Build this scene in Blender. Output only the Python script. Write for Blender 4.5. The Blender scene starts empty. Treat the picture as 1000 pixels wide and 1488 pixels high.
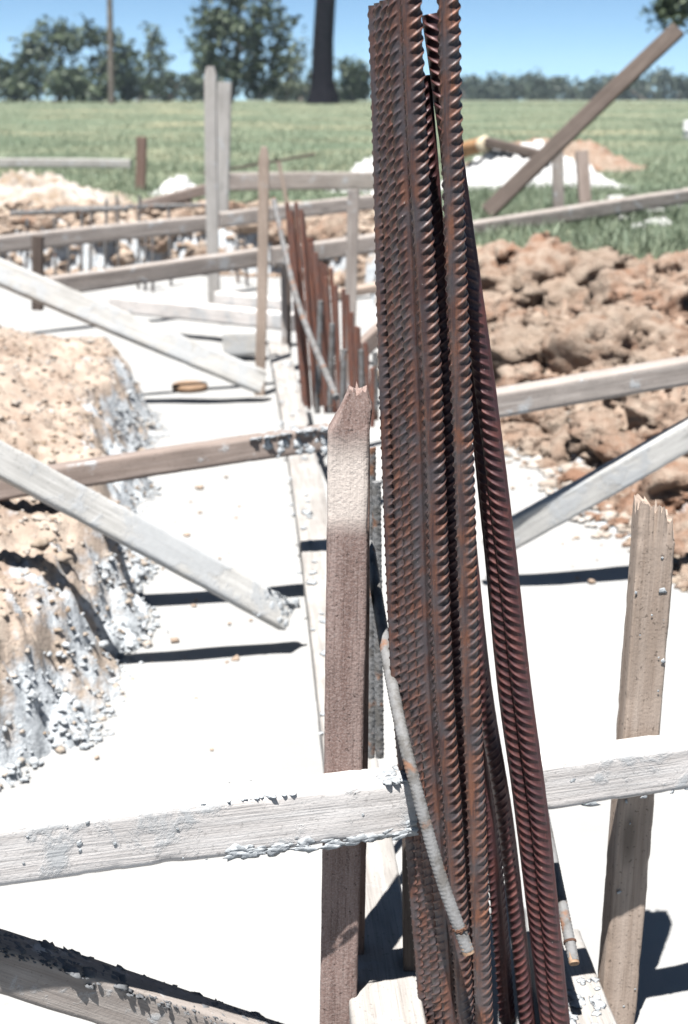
import bpy, math, random
import numpy as np
from mathutils import Vector, Matrix
random.seed(7); RNG = np.random.default_rng(7)
scene = bpy.context.scene
col = scene.collection

# ------------------------------------------------------------------ camera
H = 1.40                                   # eye height above the concrete blinding
F = 2067.0                                 # focal length in photo pixels (50 mm on 24x36)
PITCH = math.atan(599.0 / F)
cam_data = bpy.data.cameras.new('camera'); cam = bpy.data.objects.new('camera', cam_data)
col.objects.link(cam); scene.camera = cam
cam.location = (0, 0, H); cam.rotation_euler = (math.pi/2 - PITCH, 0, 0)
cam_data.sensor_fit = 'VERTICAL'; cam_data.sensor_height = 36.0; cam_data.lens = 50.0
cam_data.clip_start = 0.05; cam_data.clip_end = 6000
cam_data.dof.use_dof = True; cam_data.dof.focus_distance = 1.82; cam_data.dof.aperture_fstop = 6.3

# ------------------------------------------------------------------ world and sun
SUN_EL = math.radians(70.5); SUN_AZ = math.radians(22)      # behind the camera, a little to the left
sun_dir = Vector((-math.sin(SUN_AZ)*math.cos(SUN_EL), -math.cos(SUN_AZ)*math.cos(SUN_EL), math.sin(SUN_EL)))
world = bpy.data.worlds.new('World'); scene.world = world; world.use_nodes = True
wn = world.node_tree
bg = wn.nodes['Background']; sky = wn.nodes.new('ShaderNodeTexSky')
sky.sky_type = 'NISHITA'; sky.sun_disc = False; sky.sun_elevation = SUN_EL
sky.sun_rotation = math.atan2(sun_dir.x, sun_dir.y)
sky.air_density = 0.27; sky.dust_density = 0.1; sky.ozone_density = 2.2; sky.altitude = 100
tint = wn.nodes.new('ShaderNodeMix'); tint.data_type = 'RGBA'; tint.blend_type = 'MULTIPLY'; tint.inputs[0].default_value = 1.0
tint.inputs[7].default_value = (0.96, 1.09, 0.98, 1)      # slightly cyan summer sky
wn.links.new(sky.outputs[0], tint.inputs[6]); wn.links.new(tint.outputs[2], bg.inputs[0]); bg.inputs[1].default_value = 0.050
sl = bpy.data.lights.new('sun', 'SUN'); sl.energy = 5.0; sl.angle = math.radians(0.55); sl.color = (1.0, 0.97, 0.925)
sun = bpy.data.objects.new('sun', sl); col.objects.link(sun)
sun.rotation_euler = sun_dir.to_track_quat('Z', 'Y').to_euler()
scene.view_settings.view_transform = 'Standard'; scene.view_settings.look = 'None'
scene.view_settings.exposure = 1.74; scene.view_settings.gamma = 1.0
scene.cycles.diffuse_bounces = 2; scene.cycles.max_bounces = 8

# ------------------------------------------------------------------ geometry helpers
CP, SP = math.cos(PITCH), math.sin(PITCH)
def P(px, py, Y):
    """point at forward distance Y seen at photo pixel (px, py)"""
    xc, yc = (px-500)/F, (py-744)/F
    s = Y/(CP - yc*SP)
    return Vector((xc*s, Y, H - (SP + yc*CP)*s))
def G(px, py, z):
    xc, yc = (px-500)/F, (py-744)/F
    s = (H-z)/(SP + yc*CP)
    return Vector((xc*s, (CP - yc*SP)*s, z))

_perm = np.random.default_rng(3).permutation(256); _perm = np.concatenate([_perm, _perm, _perm])
_grad = np.random.default_rng(4).normal(size=(256, 3)); _grad /= np.linalg.norm(_grad, axis=1)[:, None]
def noise3(p):
    p = np.asarray(p, float); i = np.floor(p).astype(int); f = p - i; i &= 255
    u = f*f*f*(f*(f*6-15)+10); r = np.zeros(len(p))
    for dx in (0, 1):
        for dy in (0, 1):
            for dz in (0, 1):
                h = _perm[_perm[_perm[(i[:,0]+dx) & 255] + ((i[:,1]+dy) & 255)] + ((i[:,2]+dz) & 255)]
                g = _grad[h]; d = f - np.array([dx, dy, dz])
                w = (u[:,0] if dx else 1-u[:,0])*(u[:,1] if dy else 1-u[:,1])*(u[:,2] if dz else 1-u[:,2])
                r += w*(g*d).sum(1)
    return r*1.5
def fbm(p, octaves=4, gain=0.5):
    p = np.asarray(p, float); r = np.zeros(len(p)); a = 1.0
    for k in range(octaves):
        r += a*noise3(p*(2.03**k) + 17.3*k); a *= gain
    return r
def fbm2(x, y, s, octaves=4, gain=0.5, off=0.0):
    return fbm(np.stack([x/s, y/s, np.full_like(x, off)], 1), octaves, gain)

def mesh_np(name, V, Fc, smooth=True):
    """V (n,3) array, Fc list of face index arrays, each (m,k)"""
    me = bpy.data.meshes.new(name)
    V = np.asarray(V, np.float32)
    if not isinstance(Fc, (list, tuple)): Fc = [Fc]
    Fc = [np.asarray(f, np.int32) for f in Fc if len(f)]
    me.vertices.add(len(V)); me.vertices.foreach_set('co', V.ravel())
    li = np.concatenate([f.ravel() for f in Fc]); tot = np.concatenate([np.full(len(f), f.shape[1], np.int32) for f in Fc])
    st = np.concatenate([[0], np.cumsum(tot)[:-1]]).astype(np.int32)
    me.loops.add(len(li)); me.loops.foreach_set('vertex_index', li)
    me.polygons.add(len(tot)); me.polygons.foreach_set('loop_start', st)
    me.polygons.foreach_set('use_smooth', np.full(len(tot), smooth))
    me.update(calc_edges=True); me.validate()
    return me
def link(name, me, mat, parent=None, loc=None):
    o = bpy.data.objects.new(name, me); col.objects.link(o)
    if mat and not me.materials: me.materials.append(mat)
    if parent: o.parent = parent
    if loc is not None: o.location = loc
    return o
def tag(o, label=None, cat=None, group=None, kind=None):
    if label: o['label'] = label
    if cat: o['category'] = cat
    if group: o['group'] = group
    if kind: o['kind'] = kind
    return o
def empty(name, loc):
    o = bpy.data.objects.new(name, None); o.empty_display_size = 0.1; col.objects.link(o); o.location = loc
    return o
def attr(me, name, vals):
    a = me.attributes.new(name, 'FLOAT', 'POINT'); a.data.foreach_set('value', np.asarray(vals, np.float32))

# ------------------------------------------------------------------ materials
class NT:
    def __init__(s, name):
        s.m = bpy.data.materials.new(name); s.m.use_nodes = True; s.t = s.m.node_tree
        s.b = s.t.nodes['Principled BSDF']
    def n(s, typ, **kw):
        nd = s.t.nodes.new(typ)
        for k, v in kw.items():
            if k.startswith('_'): setattr(nd, k[1:], v)
            else: nd.inputs[k.replace('_', ' ')].default_value = v
        return nd
    def l(s, a, b): s.t.links.new(a, b)
    def coord(s, scale=(1,1,1), rnd=True):
        tc = s.n('ShaderNodeTexCoord'); mp = s.n('ShaderNodeMapping'); mp.inputs['Scale'].default_value = scale
        s.l(tc.outputs['Object'], mp.inputs['Vector'])
        if rnd:
            oi = s.n('ShaderNodeObjectInfo'); mu = s.n('ShaderNodeMath', _operation='MULTIPLY'); mu.inputs[1].default_value = 37.0
            s.l(oi.outputs['Random'], mu.inputs[0]); s.l(mu.outputs[0], mp.inputs['Location'])
        return mp.outputs[0]
    def noise(s, vec, scale, detail=4, rough=0.55, dist=0.0):
        nd = s.n('ShaderNodeTexNoise', Scale=scale, Detail=detail, Roughness=rough, Distortion=dist)
        if vec is not None: s.l(vec, nd.inputs['Vector'])
        return nd.outputs['Fac']
    def ramp(s, fac, *stops):
        r = s.n('ShaderNodeValToRGB'); e = r.color_ramp.elements
        while len(e) < len(stops): e.new(0.5)
        for el, (p, c) in zip(e, stops):
            el.position = p; el.color = (c, c, c, 1) if isinstance(c, (int, float)) else (*c, 1)
        s.l(fac, r.inputs[0]); return r.outputs[0]
    def mix(s, fac, a, b, mode='MIX'):
        m = s.n('ShaderNodeMix', _data_type='RGBA', _blend_type=mode)
        for sock, v in ((m.inputs[0], fac), (m.inputs[6], a), (m.inputs[7], b)):
            if hasattr(v, 'links'): s.l(v, sock)
            elif isinstance(v, (int, float)): sock.default_value = v
            else: sock.default_value = (*v, 1)
        return m.outputs[2]
    def math(s, op, a, b=None):
        m = s.n('ShaderNodeMath', _operation=op)
        for sock, v in zip(m.inputs, (a, b)):
            if v is None: continue
            if hasattr(v, 'links'): s.l(v, sock)
            else: sock.default_value = v
        return m.outputs[0]
    def attr(s, name):
        a = s.n('ShaderNodeAttribute', _attribute_name=name); return a.outputs['Fac']
    ALB = 0.53                                  # overall reflectance, set against the exposure
    def out(s, color, rough=0.8, bump=None, strength=0.5, dist=0.002, metal=0.0, spec=None):
        color = s.mix(1.0, color, (s.ALB,)*3, 'MULTIPLY')
        for k, v in (('Base Color', color), ('Roughness', rough), ('Metallic', metal)):
            if hasattr(v, 'links'): s.l(v, s.b.inputs[k])
            else: s.b.inputs[k].default_value = (*v, 1) if isinstance(v, tuple) else v
        if spec is not None: s.b.inputs['Specular IOR Level'].default_value = spec
        if bump is not None:
            bp = s.n('ShaderNodeBump', Strength=strength, Distance=dist); s.l(bump, bp.inputs['Height'])
            s.l(bp.outputs[0], s.b.inputs['Normal'])
        return s.m

def wood(name, dark, light, cement=0.5, cem_col=(0.62, 0.64, 0.66), streak=0.5, band=None, speck=0.4, bump=0.5):
    """sawn timber: grain along local X, cement splashes above a threshold"""
    t = NT(name)
    v = t.coord((3.0, 70, 70)); vg = t.coord((9.0, 320, 320)); vi = t.coord((1, 1, 1))
    g1 = t.noise(v, 1.0, 5, 0.6, 0.35); g2 = t.noise(vg, 1.0, 3, 0.6)
    big = t.noise(vi, 5.0, 4, 0.6)
    c = t.mix(t.ramp(g1, (0.30, 0.0), (0.70, 1.0)), dark, light)
    d2 = tuple(k*0.55 for k in dark)
    c = t.mix(t.math('MULTIPLY', t.ramp(g2, (0.52, 0.0), (0.72, 1.0)), streak), c, d2)
    c = t.mix(t.math('MULTIPLY', t.ramp(big, (0.45, 0.0), (0.75, 1.0)), 0.45), c, d2)
    vo = t.n('ShaderNodeTexVoronoi', Scale=1.0); t.l(t.coord((2.2, 9, 9)), vo.inputs['Vector'])
    c = t.mix(t.math('MULTIPLY', t.ramp(vo.outputs['Distance'], (0.05, 1.0), (0.13, 0.0)), 0.65), c, tuple(k*0.4 for k in dark))
    sp = t.noise(vi, 150, 2, 0.6)
    c = t.mix(t.math('MULTIPLY', t.ramp(sp, (0.62, 0.0), (0.70, 1.0)), speck), c, tuple(k*0.35 for k in dark))
    if band:                                   # a rubbed, bleached patch along the length
        tc = t.n('ShaderNodeTexCoord'); sx = t.n('ShaderNodeSeparateXYZ'); t.l(tc.outputs['Object'], sx.inputs[0])
        f = t.math('ADD', sx.outputs[0], t.math('MULTIPLY', t.math('SUBTRACT', big, 0.5), 0.06))
        f = t.math('MULTIPLY', t.math('SUBTRACT', f, band[0]), 1/(band[1]-band[0]))
        c = t.mix(t.math('MULTIPLY', t.ramp(f, (0.0, 0.0), (0.25, 1.0), (0.75, 1.0), (1.0, 0.0)), 0.9), c, (0.90, 0.80, 0.73))
        mot = t.noise(vi, 330, 3, 0.75)
        c = t.mix(t.math('MULTIPLY', t.ramp(mot, (0.48, 0.0), (0.60, 1.0)), 0.35), c, (0.56, 0.47, 0.44))
    cm = t.noise(vi, 9.0, 8, 0.68, 0.3)
    lo = 0.78 - 0.42*cement
    cf = t.ramp(cm, (lo, 0.0), (lo+0.07, 1.0))
    cc = t.mix(t.noise(vi, 60, 4), tuple(k*0.75 for k in cem_col), cem_col)
    c = t.mix(t.math('MULTIPLY', cf, 0.85), c, cc)
    h = t.math('ADD', t.math('MULTIPLY', g2, -0.6), t.math('ADD', t.math('MULTIPLY', cf, 0.7), t.math('MULTIPLY', t.noise(vi, 220, 3), 0.4)))
    return t.out(c, 0.85, h, bump, 0.0025, spec=0.25)

M = {}
M['board_pale'] = wood('pale_cement_washed_timber', (0.71, 0.665, 0.645), (0.92, 0.885, 0.87), 0.62, streak=0.75)
M['board_grey']  = wood('weathered_grey_timber', (0.33, 0.285, 0.26), (0.54, 0.49, 0.455), 0.50, streak=0.5)
M['board_brown'] = wood('brown_timber', (0.25, 0.195, 0.17), (0.41, 0.34, 0.305), 0.40, streak=0.5)
M['stake_brown'] = wood('rough_brown_stake_timber', (0.19, 0.12, 0.095), (0.33, 0.235, 0.20), 0.22, streak=0.6, speck=0.8, bump=0.8)
M['stake_near'] = wood('pitted_brown_stake_timber', (0.235, 0.15, 0.13), (0.42, 0.315, 0.285), 0.15, streak=0.7, speck=0.9, bump=1.0, band=(0.90, 1.045))
M['form'] = wood('grey_form_timber', (0.33, 0.305, 0.285), (0.56, 0.54, 0.52), 0.55, cem_col=(0.50, 0.51, 0.52), streak=0.5)
M['stake_tan'] = wood('sun_bleached_stake_timber', (0.37, 0.285, 0.23), (0.58, 0.48, 0.41), 0.25, streak=0.4, speck=0.7, bump=0.6)
M['stake_white'] = wood('bleached_white_timber', (0.42, 0.40, 0.38), (0.60, 0.58, 0.56), 0.5)
M['board_dark'] = wood('dark_weathered_timber', (0.10, 0.075, 0.065), (0.18, 0.145, 0.125), 0.2)
M['brace'] = wood('cement_splashed_brace_timber', (0.52, 0.51, 0.49), (0.74, 0.73, 0.71), 0.72, streak=0.35)

def mat_rebar(name, base, rust, scale_col, tone=1.0):
    t = NT(name); v = t.coord((1, 1, 1)); vs = t.coord((1, 1, 0.12))
    a = t.noise(vs, 150, 5, 0.65); b = t.noise(v, 28, 5, 0.6); f = t.noise(v, 700, 3, 0.6)
    c = t.mix(t.ramp(a, (0.42, 0.0), (0.60, 1.0)), base, rust)
    c = t.mix(t.math('MULTIPLY', t.ramp(b, (0.42, 0.0), (0.60, 1.0)), 0.8), c, scale_col)
    c = t.mix(t.math('MULTIPLY', t.ramp(f, (0.5, 0.0), (0.66, 1.0)), 0.35), c, tuple(k*0.4 for k in base))
    dust = t.ramp(t.noise(v, 240, 3, 0.7), (0.70, 0.0), (0.74, 1.0))
    c = t.mix(t.math('MULTIPLY', dust, 0.8), c, (0.55, 0.50, 0.46))
    wear = t.attr('crest')                     # rubbed bright crests of the ribs
    c = t.mix(t.math('MULTIPLY', wear, 0.45), c, tuple(min(1, k*1.9) for k in rust))
    return t.out(c, t.ramp(b, (0.3, 0.62), (0.7, 0.40)), f, 0.25, 0.0008, metal=0.25, spec=0.5)
M['rebar'] = mat_rebar('rusty_steel', (0.088, 0.045, 0.043), (0.20, 0.086, 0.056), (0.105, 0.096, 0.106))
M['rebar_shaded'] = mat_rebar('shade_darkened_rusty_steel', (0.095, 0.034, 0.036), (0.16, 0.056, 0.050), (0.085, 0.042, 0.050))  # maroon rust toned down, the shade on these bars is in the colour
M['rebar_orange'] = mat_rebar('orange_rusty_steel', (0.098, 0.049, 0.043), (0.26, 0.107, 0.062), (0.105, 0.097, 0.106))
M['rebar_far'] = mat_rebar('red_brown_rusty_steel', (0.20, 0.085, 0.065), (0.36, 0.155, 0.10), (0.22, 0.13, 0.11))
def mat_cement_bar():
    t = NT('cement_coated_steel'); v = t.coord(); a = t.noise(v, 40, 5, 0.65)
    c = t.mix(t.ramp(a, (0.40, 0.0), (0.56, 1.0)), (0.125, 0.118, 0.112), (0.215, 0.215, 0.22))
    c = t.mix(t.ramp(t.noise(v, 22, 4), (0.58, 0.0), (0.66, 1.0)), c, (0.24, 0.12, 0.07))
    return t.out(c, 0.8, t.noise(v, 300, 4), 0.5, 0.002)
M['cement_bar'] = mat_cement_bar()
def mat_plain(name, c1, c2, scale, rough=0.9, bump=0.4, bscale=None, bd=0.004):
    t = NT(name); v = t.coord(); a = t.noise(v, scale, 6, 0.62)
    return t.out(t.mix(t.ramp(a, (0.35, 0.0), (0.65, 1.0)), c1, c2), rough, t.noise(v, bscale or scale*4, 5, 0.65), bump, bd, spec=0.25)
M['cut_end'] = mat_plain('sawn_steel_end', (0.32, 0.20, 0.13), (0.48, 0.34, 0.24), 120)
M['wire'] = mat_plain('rusty_wire', (0.08, 0.045, 0.035), (0.16, 0.08, 0.05), 80)
M['cement_lump'] = mat_plain('dried_cement', (0.34, 0.365, 0.39), (0.58, 0.61, 0.64), 60)
M['cement_dark'] = mat_plain('shade_toned_mortar', (0.12, 0.125, 0.135), (0.22, 0.23, 0.245), 40)  # mortar colour darkened to stand in for the front board's shadow
M['white_rubble'] = mat_plain('pale_lime_rubble', (0.50, 0.50, 0.50), (0.80, 0.80, 0.80), 14)
M['tan_rubble'] = mat_plain('tan_and_white_rubble', (0.30, 0.22, 0.15), (0.55, 0.52, 0.49), 5)
M['crumb'] = mat_plain('pale_dry_soil', (0.34, 0.25, 0.19), (0.52, 0.42, 0.34), 7, bump=0.6, bd=0.01)
def mat_clod():
    t = NT('pale_and_reddish_clay'); g = t.n('ShaderNodeNewGeometry'); w = g.outputs['Position']; v = t.coord()
    n3 = t.noise(w, 1.6, 4, 0.6); n1 = t.noise(w, 9, 6, 0.65); n2 = t.noise(w, 60, 5, 0.7)
    c = t.mix(t.ramp(n3, (0.42, 0.0), (0.60, 1.0)), (0.35, 0.205, 0.14), (0.36, 0.275, 0.215))
    c = t.mix(t.ramp(n1, (0.40, 0.0), (0.66, 1.0)), c, (0.50, 0.41, 0.335))
    c = t.mix(t.math('MULTIPLY', t.ramp(n2, (0.34, 1.0), (0.46, 0.0)), 0.6), c, (0.20, 0.13, 0.095))
    return t.out(c, 0.95, t.math('ADD', n2, t.math('MULTIPLY', n1, 1.2)), 0.9, 0.02, spec=0.15)
M['clod'] = mat_clod(); M['clod_red'] = M['clod']
M['block'] = mat_plain('grey_cement_block', (0.42, 0.42, 0.42), (0.56, 0.56, 0.56), 20)
M['lid'] = mat_plain('tan_wood_disc', (0.30, 0.19, 0.12), (0.40, 0.27, 0.18), 30)
M['log'] = mat_plain('orange_brown_bark', (0.30, 0.16, 0.08), (0.45, 0.27, 0.14), 20)
M['log_end'] = mat_plain('cream_log_end', (0.62, 0.52, 0.38), (0.75, 0.66, 0.50), 30)
M['trunk'] = mat_plain('grey_gum_bark', (0.13, 0.11, 0.10), (0.27, 0.24, 0.21), 3)
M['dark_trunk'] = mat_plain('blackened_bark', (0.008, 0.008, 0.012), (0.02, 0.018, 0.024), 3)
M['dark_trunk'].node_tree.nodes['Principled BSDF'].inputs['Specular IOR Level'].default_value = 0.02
M['white_paint'] = mat_plain('white_paint', (0.72, 0.72, 0.72), (0.8, 0.8, 0.8), 10)
def mat_leaf(name, c1, c2):
    t = NT(name); oi = t.n('ShaderNodeNewGeometry')
    c = t.mix(oi.outputs['Random Per Island'], c1, c2)
    t.out(c, 0.6, spec=0.3)
    t.b.inputs['Transmission Weight'].default_value = 0.0
    return t.m
M['leaf'] = mat_leaf('gum_leaves', (0.040, 0.065, 0.040), (0.105, 0.14, 0.075))
M['leaf_far'] = mat_leaf('far_gum_leaves', (0.040, 0.062, 0.045), (0.085, 0.11, 0.075))
M['leaf_pale'] = mat_leaf('pale_gum_leaves', (0.10, 0.13, 0.09), (0.19, 0.22, 0.15))
M['grass'] = mat_leaf('grass_blades', (0.165, 0.23, 0.155), (0.28, 0.325, 0.22))

# ------------------------------------------------------------------ terrain
FLOOR = np.array([(-8,.2),(8,.2),(8,3.2),(1.7,3.45),(1.05,4.04),(.90,4.75),(.83,5.35),(.62,5.9),(.36,6.5),(.24,8),(.17,10.3),(.1,11.2),
    (-.4,11.8),(-1.4,12.1),(-3,11.9),(-9,11.2),(-9,7.6),(-1.7,7.0),(-1.0,6.75),(-.84,6.4),(-.83,5.8),(-.76,5.0),(-.60,4.2),(-.575,3.9),(-.57,3.5),(-.57,3.2),(-.62,2.95),(-.77,2.72),(-1.1,2.5),(-8,2.2)], float)
GRASS_R = np.array([(.55,11.0),(.72,9.3),(.85,8.7),(1.25,8.2),(1.9,8.05),(2.3,7.6),(3.0,7.4),(9,6.5),(900,6.5),(900,2000),(.5,2000)], float)
def sdf(poly, x, y):
    """signed distance, positive outside"""
    n = len(poly); dmin = np.full(x.shape, 1e9); inside = np.zeros(x.shape, bool)
    for i in range(n):
        ax, ay = poly[i]; bx, by = poly[(i+1) % n]
        ex, ey = bx-ax, by-ay; wx, wy = x-ax, y-ay
        t = np.clip((wx*ex+wy*ey)/(ex*ex+ey*ey), 0, 1)
        dmin = np.minimum(dmin, np.hypot(wx-ex*t, wy-ey*t))
        c = (ay > y) != (by > y)
        with np.errstate(divide='ignore', invalid='ignore'):
            inside ^= c & (x < (bx-ax)*(y-ay)/(by-ay) + ax) if by != ay else np.zeros_like(inside)
    return np.where(inside, -dmin, dmin)
def sstep(v, a, b):
    t = np.clip((v-a)/(b-a), 0, 1); return t*t*(3-2*t)
def terrain(x, y):
    x = np.asarray(x, float); y = np.asarray(y, float)
    wob = 0.07*fbm2(x, y, 0.35, 4) + 0.03*fbm2(x, y, 0.07, 3, off=3)
    near = np.clip(1.3 - y/40, 0, 1)
    df = sdf(FLOOR, x, y) + wob*near
    dg = np.maximum(sdf(GRASS_R, x, y) + 0.10*fbm2(x, y, 0.4, 3, off=7), 0)
    right = sstep(x, 0.05, 0.12)*(1-sstep(y, 10.3, 11.3))
    # left bank and back wall
    backw = sstep(y, 8.5, 10.5)
    zt = 0.45*(1-backw) + 0.55*backw
    w = 0.55*(1-backw) + 0.28*backw
    zl = zt*(0.66*sstep(df, -0.02, 0.34*w) + 0.34*sstep(df, 0.25*w, 1.4*w))
    u = np.clip(df, 0, None)/(np.clip(df, 0, None) + dg*0.9 + 1e-4)
    zr = 0.55*(0.55*sstep(u, 0.0, 0.30) + 0.45*sstep(u, 0.72, 0.97))
    z = zl*(1-right) + zr*right
    rise = 0.62*sstep(y, 14, 95) + 0.10*sstep(y, 95, 400)
    gm = np.clip(sstep(df, 0.1, 0.9)*backw*(1-right) + right*sstep(-dg, -0.06, 0.0)*(df > 0.15), 0, 1)
    gm = gm*(df > 0)
    rough = sstep(df, 0.0, 0.18)*(1 - 0.85*gm)
    det = np.where(y < 40, 1.0, 0.0)
    lump = (0.05+0.03*right)*fbm2(x, y, 0.42, 5, 0.55, off=1)*rough*det
    lump += 0.17*rough*right*(np.abs(fbm2(x, y, 0.33, 5, 0.6, off=5))-0.25)
    crum = 0.016*fbm2(x, y, 0.05, 4, 0.65, off=2)*(0.3+0.7*rough)*np.clip(1.4-y/8, 0, 1)
    ridge = 0.016*(1-np.abs(noise3(np.stack([x/0.13, y/0.13, 0*x+4], 1))))**3*rough*np.clip(1.3-y/9, 0, 1)
    crev = 0.16*np.clip(0.16-np.abs(fbm2(x, y, 0.45, 4, 0.6, off=21)), 0, 1)/0.16*rough*right*sstep(df, 0.1, 0.4)*det
    crust = 0.020*fbm2(x, y, 0.028, 3, 0.6, off=23)*sstep(df, 0.0, 0.03)*(1-sstep(df, 0.12, 0.26))*(1-right)*np.clip(1.6-y/4, 0, 1)
    z = np.where(df > 0, z + lump + crum + ridge + rise - crev + crust, -0.05 + np.maximum(df, -0.3)*0.4)
    z = np.where((df > 0), np.maximum(z, -0.02 + 0.10*np.clip(df, 0, 0.6)), z)
    z = z + 0.05*fbm2(x, y, 6.0, 3, off=9)*gm*np.clip(y/30, 0, 1)
    return z, df, gm
def zground(x, y):
    return float(terrain(np.array([x]), np.array([y]))[0][0])

ds = [0.6]
while ds[-1] < 13.5: ds.append(ds[-1]*1.0042)
while ds[-1] < 40: ds.append(ds[-1]*1.02)
while ds[-1] < 900: ds.append(ds[-1]*1.08)
ts = np.concatenate([-np.geomspace(3.0, 0.33, 24, endpoint=False), np.linspace(-0.33, 0.33, 264), np.geomspace(0.33, 3.0, 25)[1:]])
D, T = np.meshgrid(np.array(ds), ts, indexing='ij'); gx = (D*T).ravel(); gy = D.ravel()
gz, gdf, ggm = terrain(gx, gy)
nr, nc = D.shape; idx = np.arange(nr*nc).reshape(nr, nc)
quads = np.stack([idx[:-1,:-1], idx[:-1,1:], idx[1:,1:], idx[1:,:-1]], -1).reshape(-1, 4)
me = mesh_np('ground', np.stack([gx, gy, gz], 1), quads)
attr(me, 'edge', gdf); attr(me, 'grass', ggm); attr(me, 'redness', sstep(gx, 0.2, 0.8)*(1-sstep(gy, 12, 14)))
def mat_ground():
    t = NT('earth_and_grass'); v = t.coord(rnd=False)
    n1 = t.noise(v, 6, 7, 0.62); n2 = t.noise(v, 28, 6, 0.65); n3 = t.noise(v, 1.6, 4, 0.6)
    c = t.mix(t.ramp(n1, (0.36, 0.0), (0.62, 1.0)), (0.37, 0.28, 0.222), (0.55, 0.46, 0.385))
    red = t.mix(t.ramp(n3, (0.42, 0.0), (0.60, 1.0)), (0.35, 0.205, 0.14), (0.36, 0.275, 0.215))
    c = t.mix(t.attr('redness'), c, t.mix(t.ramp(t.noise(v, 9, 6, 0.65), (0.40, 0.0), (0.66, 1.0)), red, (0.50, 0.41, 0.335)))
    c = t.mix(t.math('MULTIPLY', t.ramp(n2, (0.56, 0.0), (0.68, 1.0)), 0.5), c, (0.62, 0.55, 0.47))
    c = t.mix(t.math('MULTIPLY', t.ramp(n2, (0.26, 1.0), (0.36, 0.0)), 0.55), c, (0.25, 0.16, 0.105))
    # cement slop over the foot of the banks
    e = t.math('ADD', t.attr('edge'), t.math('MULTIPLY', t.math('SUBTRACT', n1, 0.5), 0.9))
    cf = t.ramp(t.math('MULTIPLY', e, 1.0), (0.06, 1.0), (0.15, 0.0))
    cc = t.mix(t.ramp(t.noise(v, 40, 5, 0.7), (0.36, 0.0), (0.52, 1.0)), (0.36, 0.39, 0.42), (0.66, 0.70, 0.74))
    c = t.mix(cf, c, cc)
    gr = t.mix(t.ramp(t.noise(v, 0.55, 6, 0.65), (0.38, 0.0), (0.62, 1.0)), (0.155, 0.21, 0.145), (0.25, 0.275, 0.19))
    gr = t.mix(t.ramp(t.noise(v, 0.16, 5, 0.65), (0.50, 0.0), (0.66, 1.0)), gr, (0.42, 0.385, 0.255))
    gr = t.mix(t.ramp(t.noise(v, 14, 5, 0.7), (0.45, 0.0), (0.7, 1.0)), gr, (0.15, 0.18, 0.11))
    c = t.mix(t.attr('grass'), c, gr)
    h = t.math('ADD', n2, t.math('MULTIPLY', t.noise(v, 110, 5, 0.7), 0.5))
    return t.out(c, 0.95, h, 0.7, 0.015, spec=0.15)
tag(link('ground', me, mat_ground()), kind='structure')

# concrete blinding in the trenches
xs = np.linspace(-9, 8, 260); ys = np.geomspace(0.3, 13.2, 420)
X, Y = np.meshgrid(xs, ys); fx, fy = X.ravel(), Y.ravel()
fz = 0.008*fbm2(fx, fy, 0.5, 4, off=11) + 0.003*fbm2(fx, fy, 0.09, 3, off=12)
nr, nc = X.shape; idx = np.arange(nr*nc).reshape(nr, nc)
q = np.stack([idx[:-1,:-1], idx[:-1,1:], idx[1:,1:], idx[1:,:-1]], -1).reshape(-1, 4)
def mat_floor():
    t = NT('white_concrete'); v = t.coord(rnd=False)
    a = t.noise(v, 3, 6, 0.6); b = t.noise(v, 45, 4, 0.65)
    c = t.mix(t.ramp(a, (0.35, 0.0), (0.6, 1.0)), (0.39, 0.39, 0.387), (0.45, 0.45, 0.447))
    c = t.mix(t.math('MULTIPLY', t.ramp(b, (0.66, 0.0), (0.72, 1.0)), 0.4), c, (0.36, 0.33, 0.30))
    return t.out(c, 0.9, t.noise(v, 120, 5, 0.7), 0.5, 0.003, spec=0.2)
tag(link('concrete_floor', mesh_np('concrete_floor', np.stack([fx, fy, fz], 1), q), mat_floor()), kind='structure')

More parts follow.
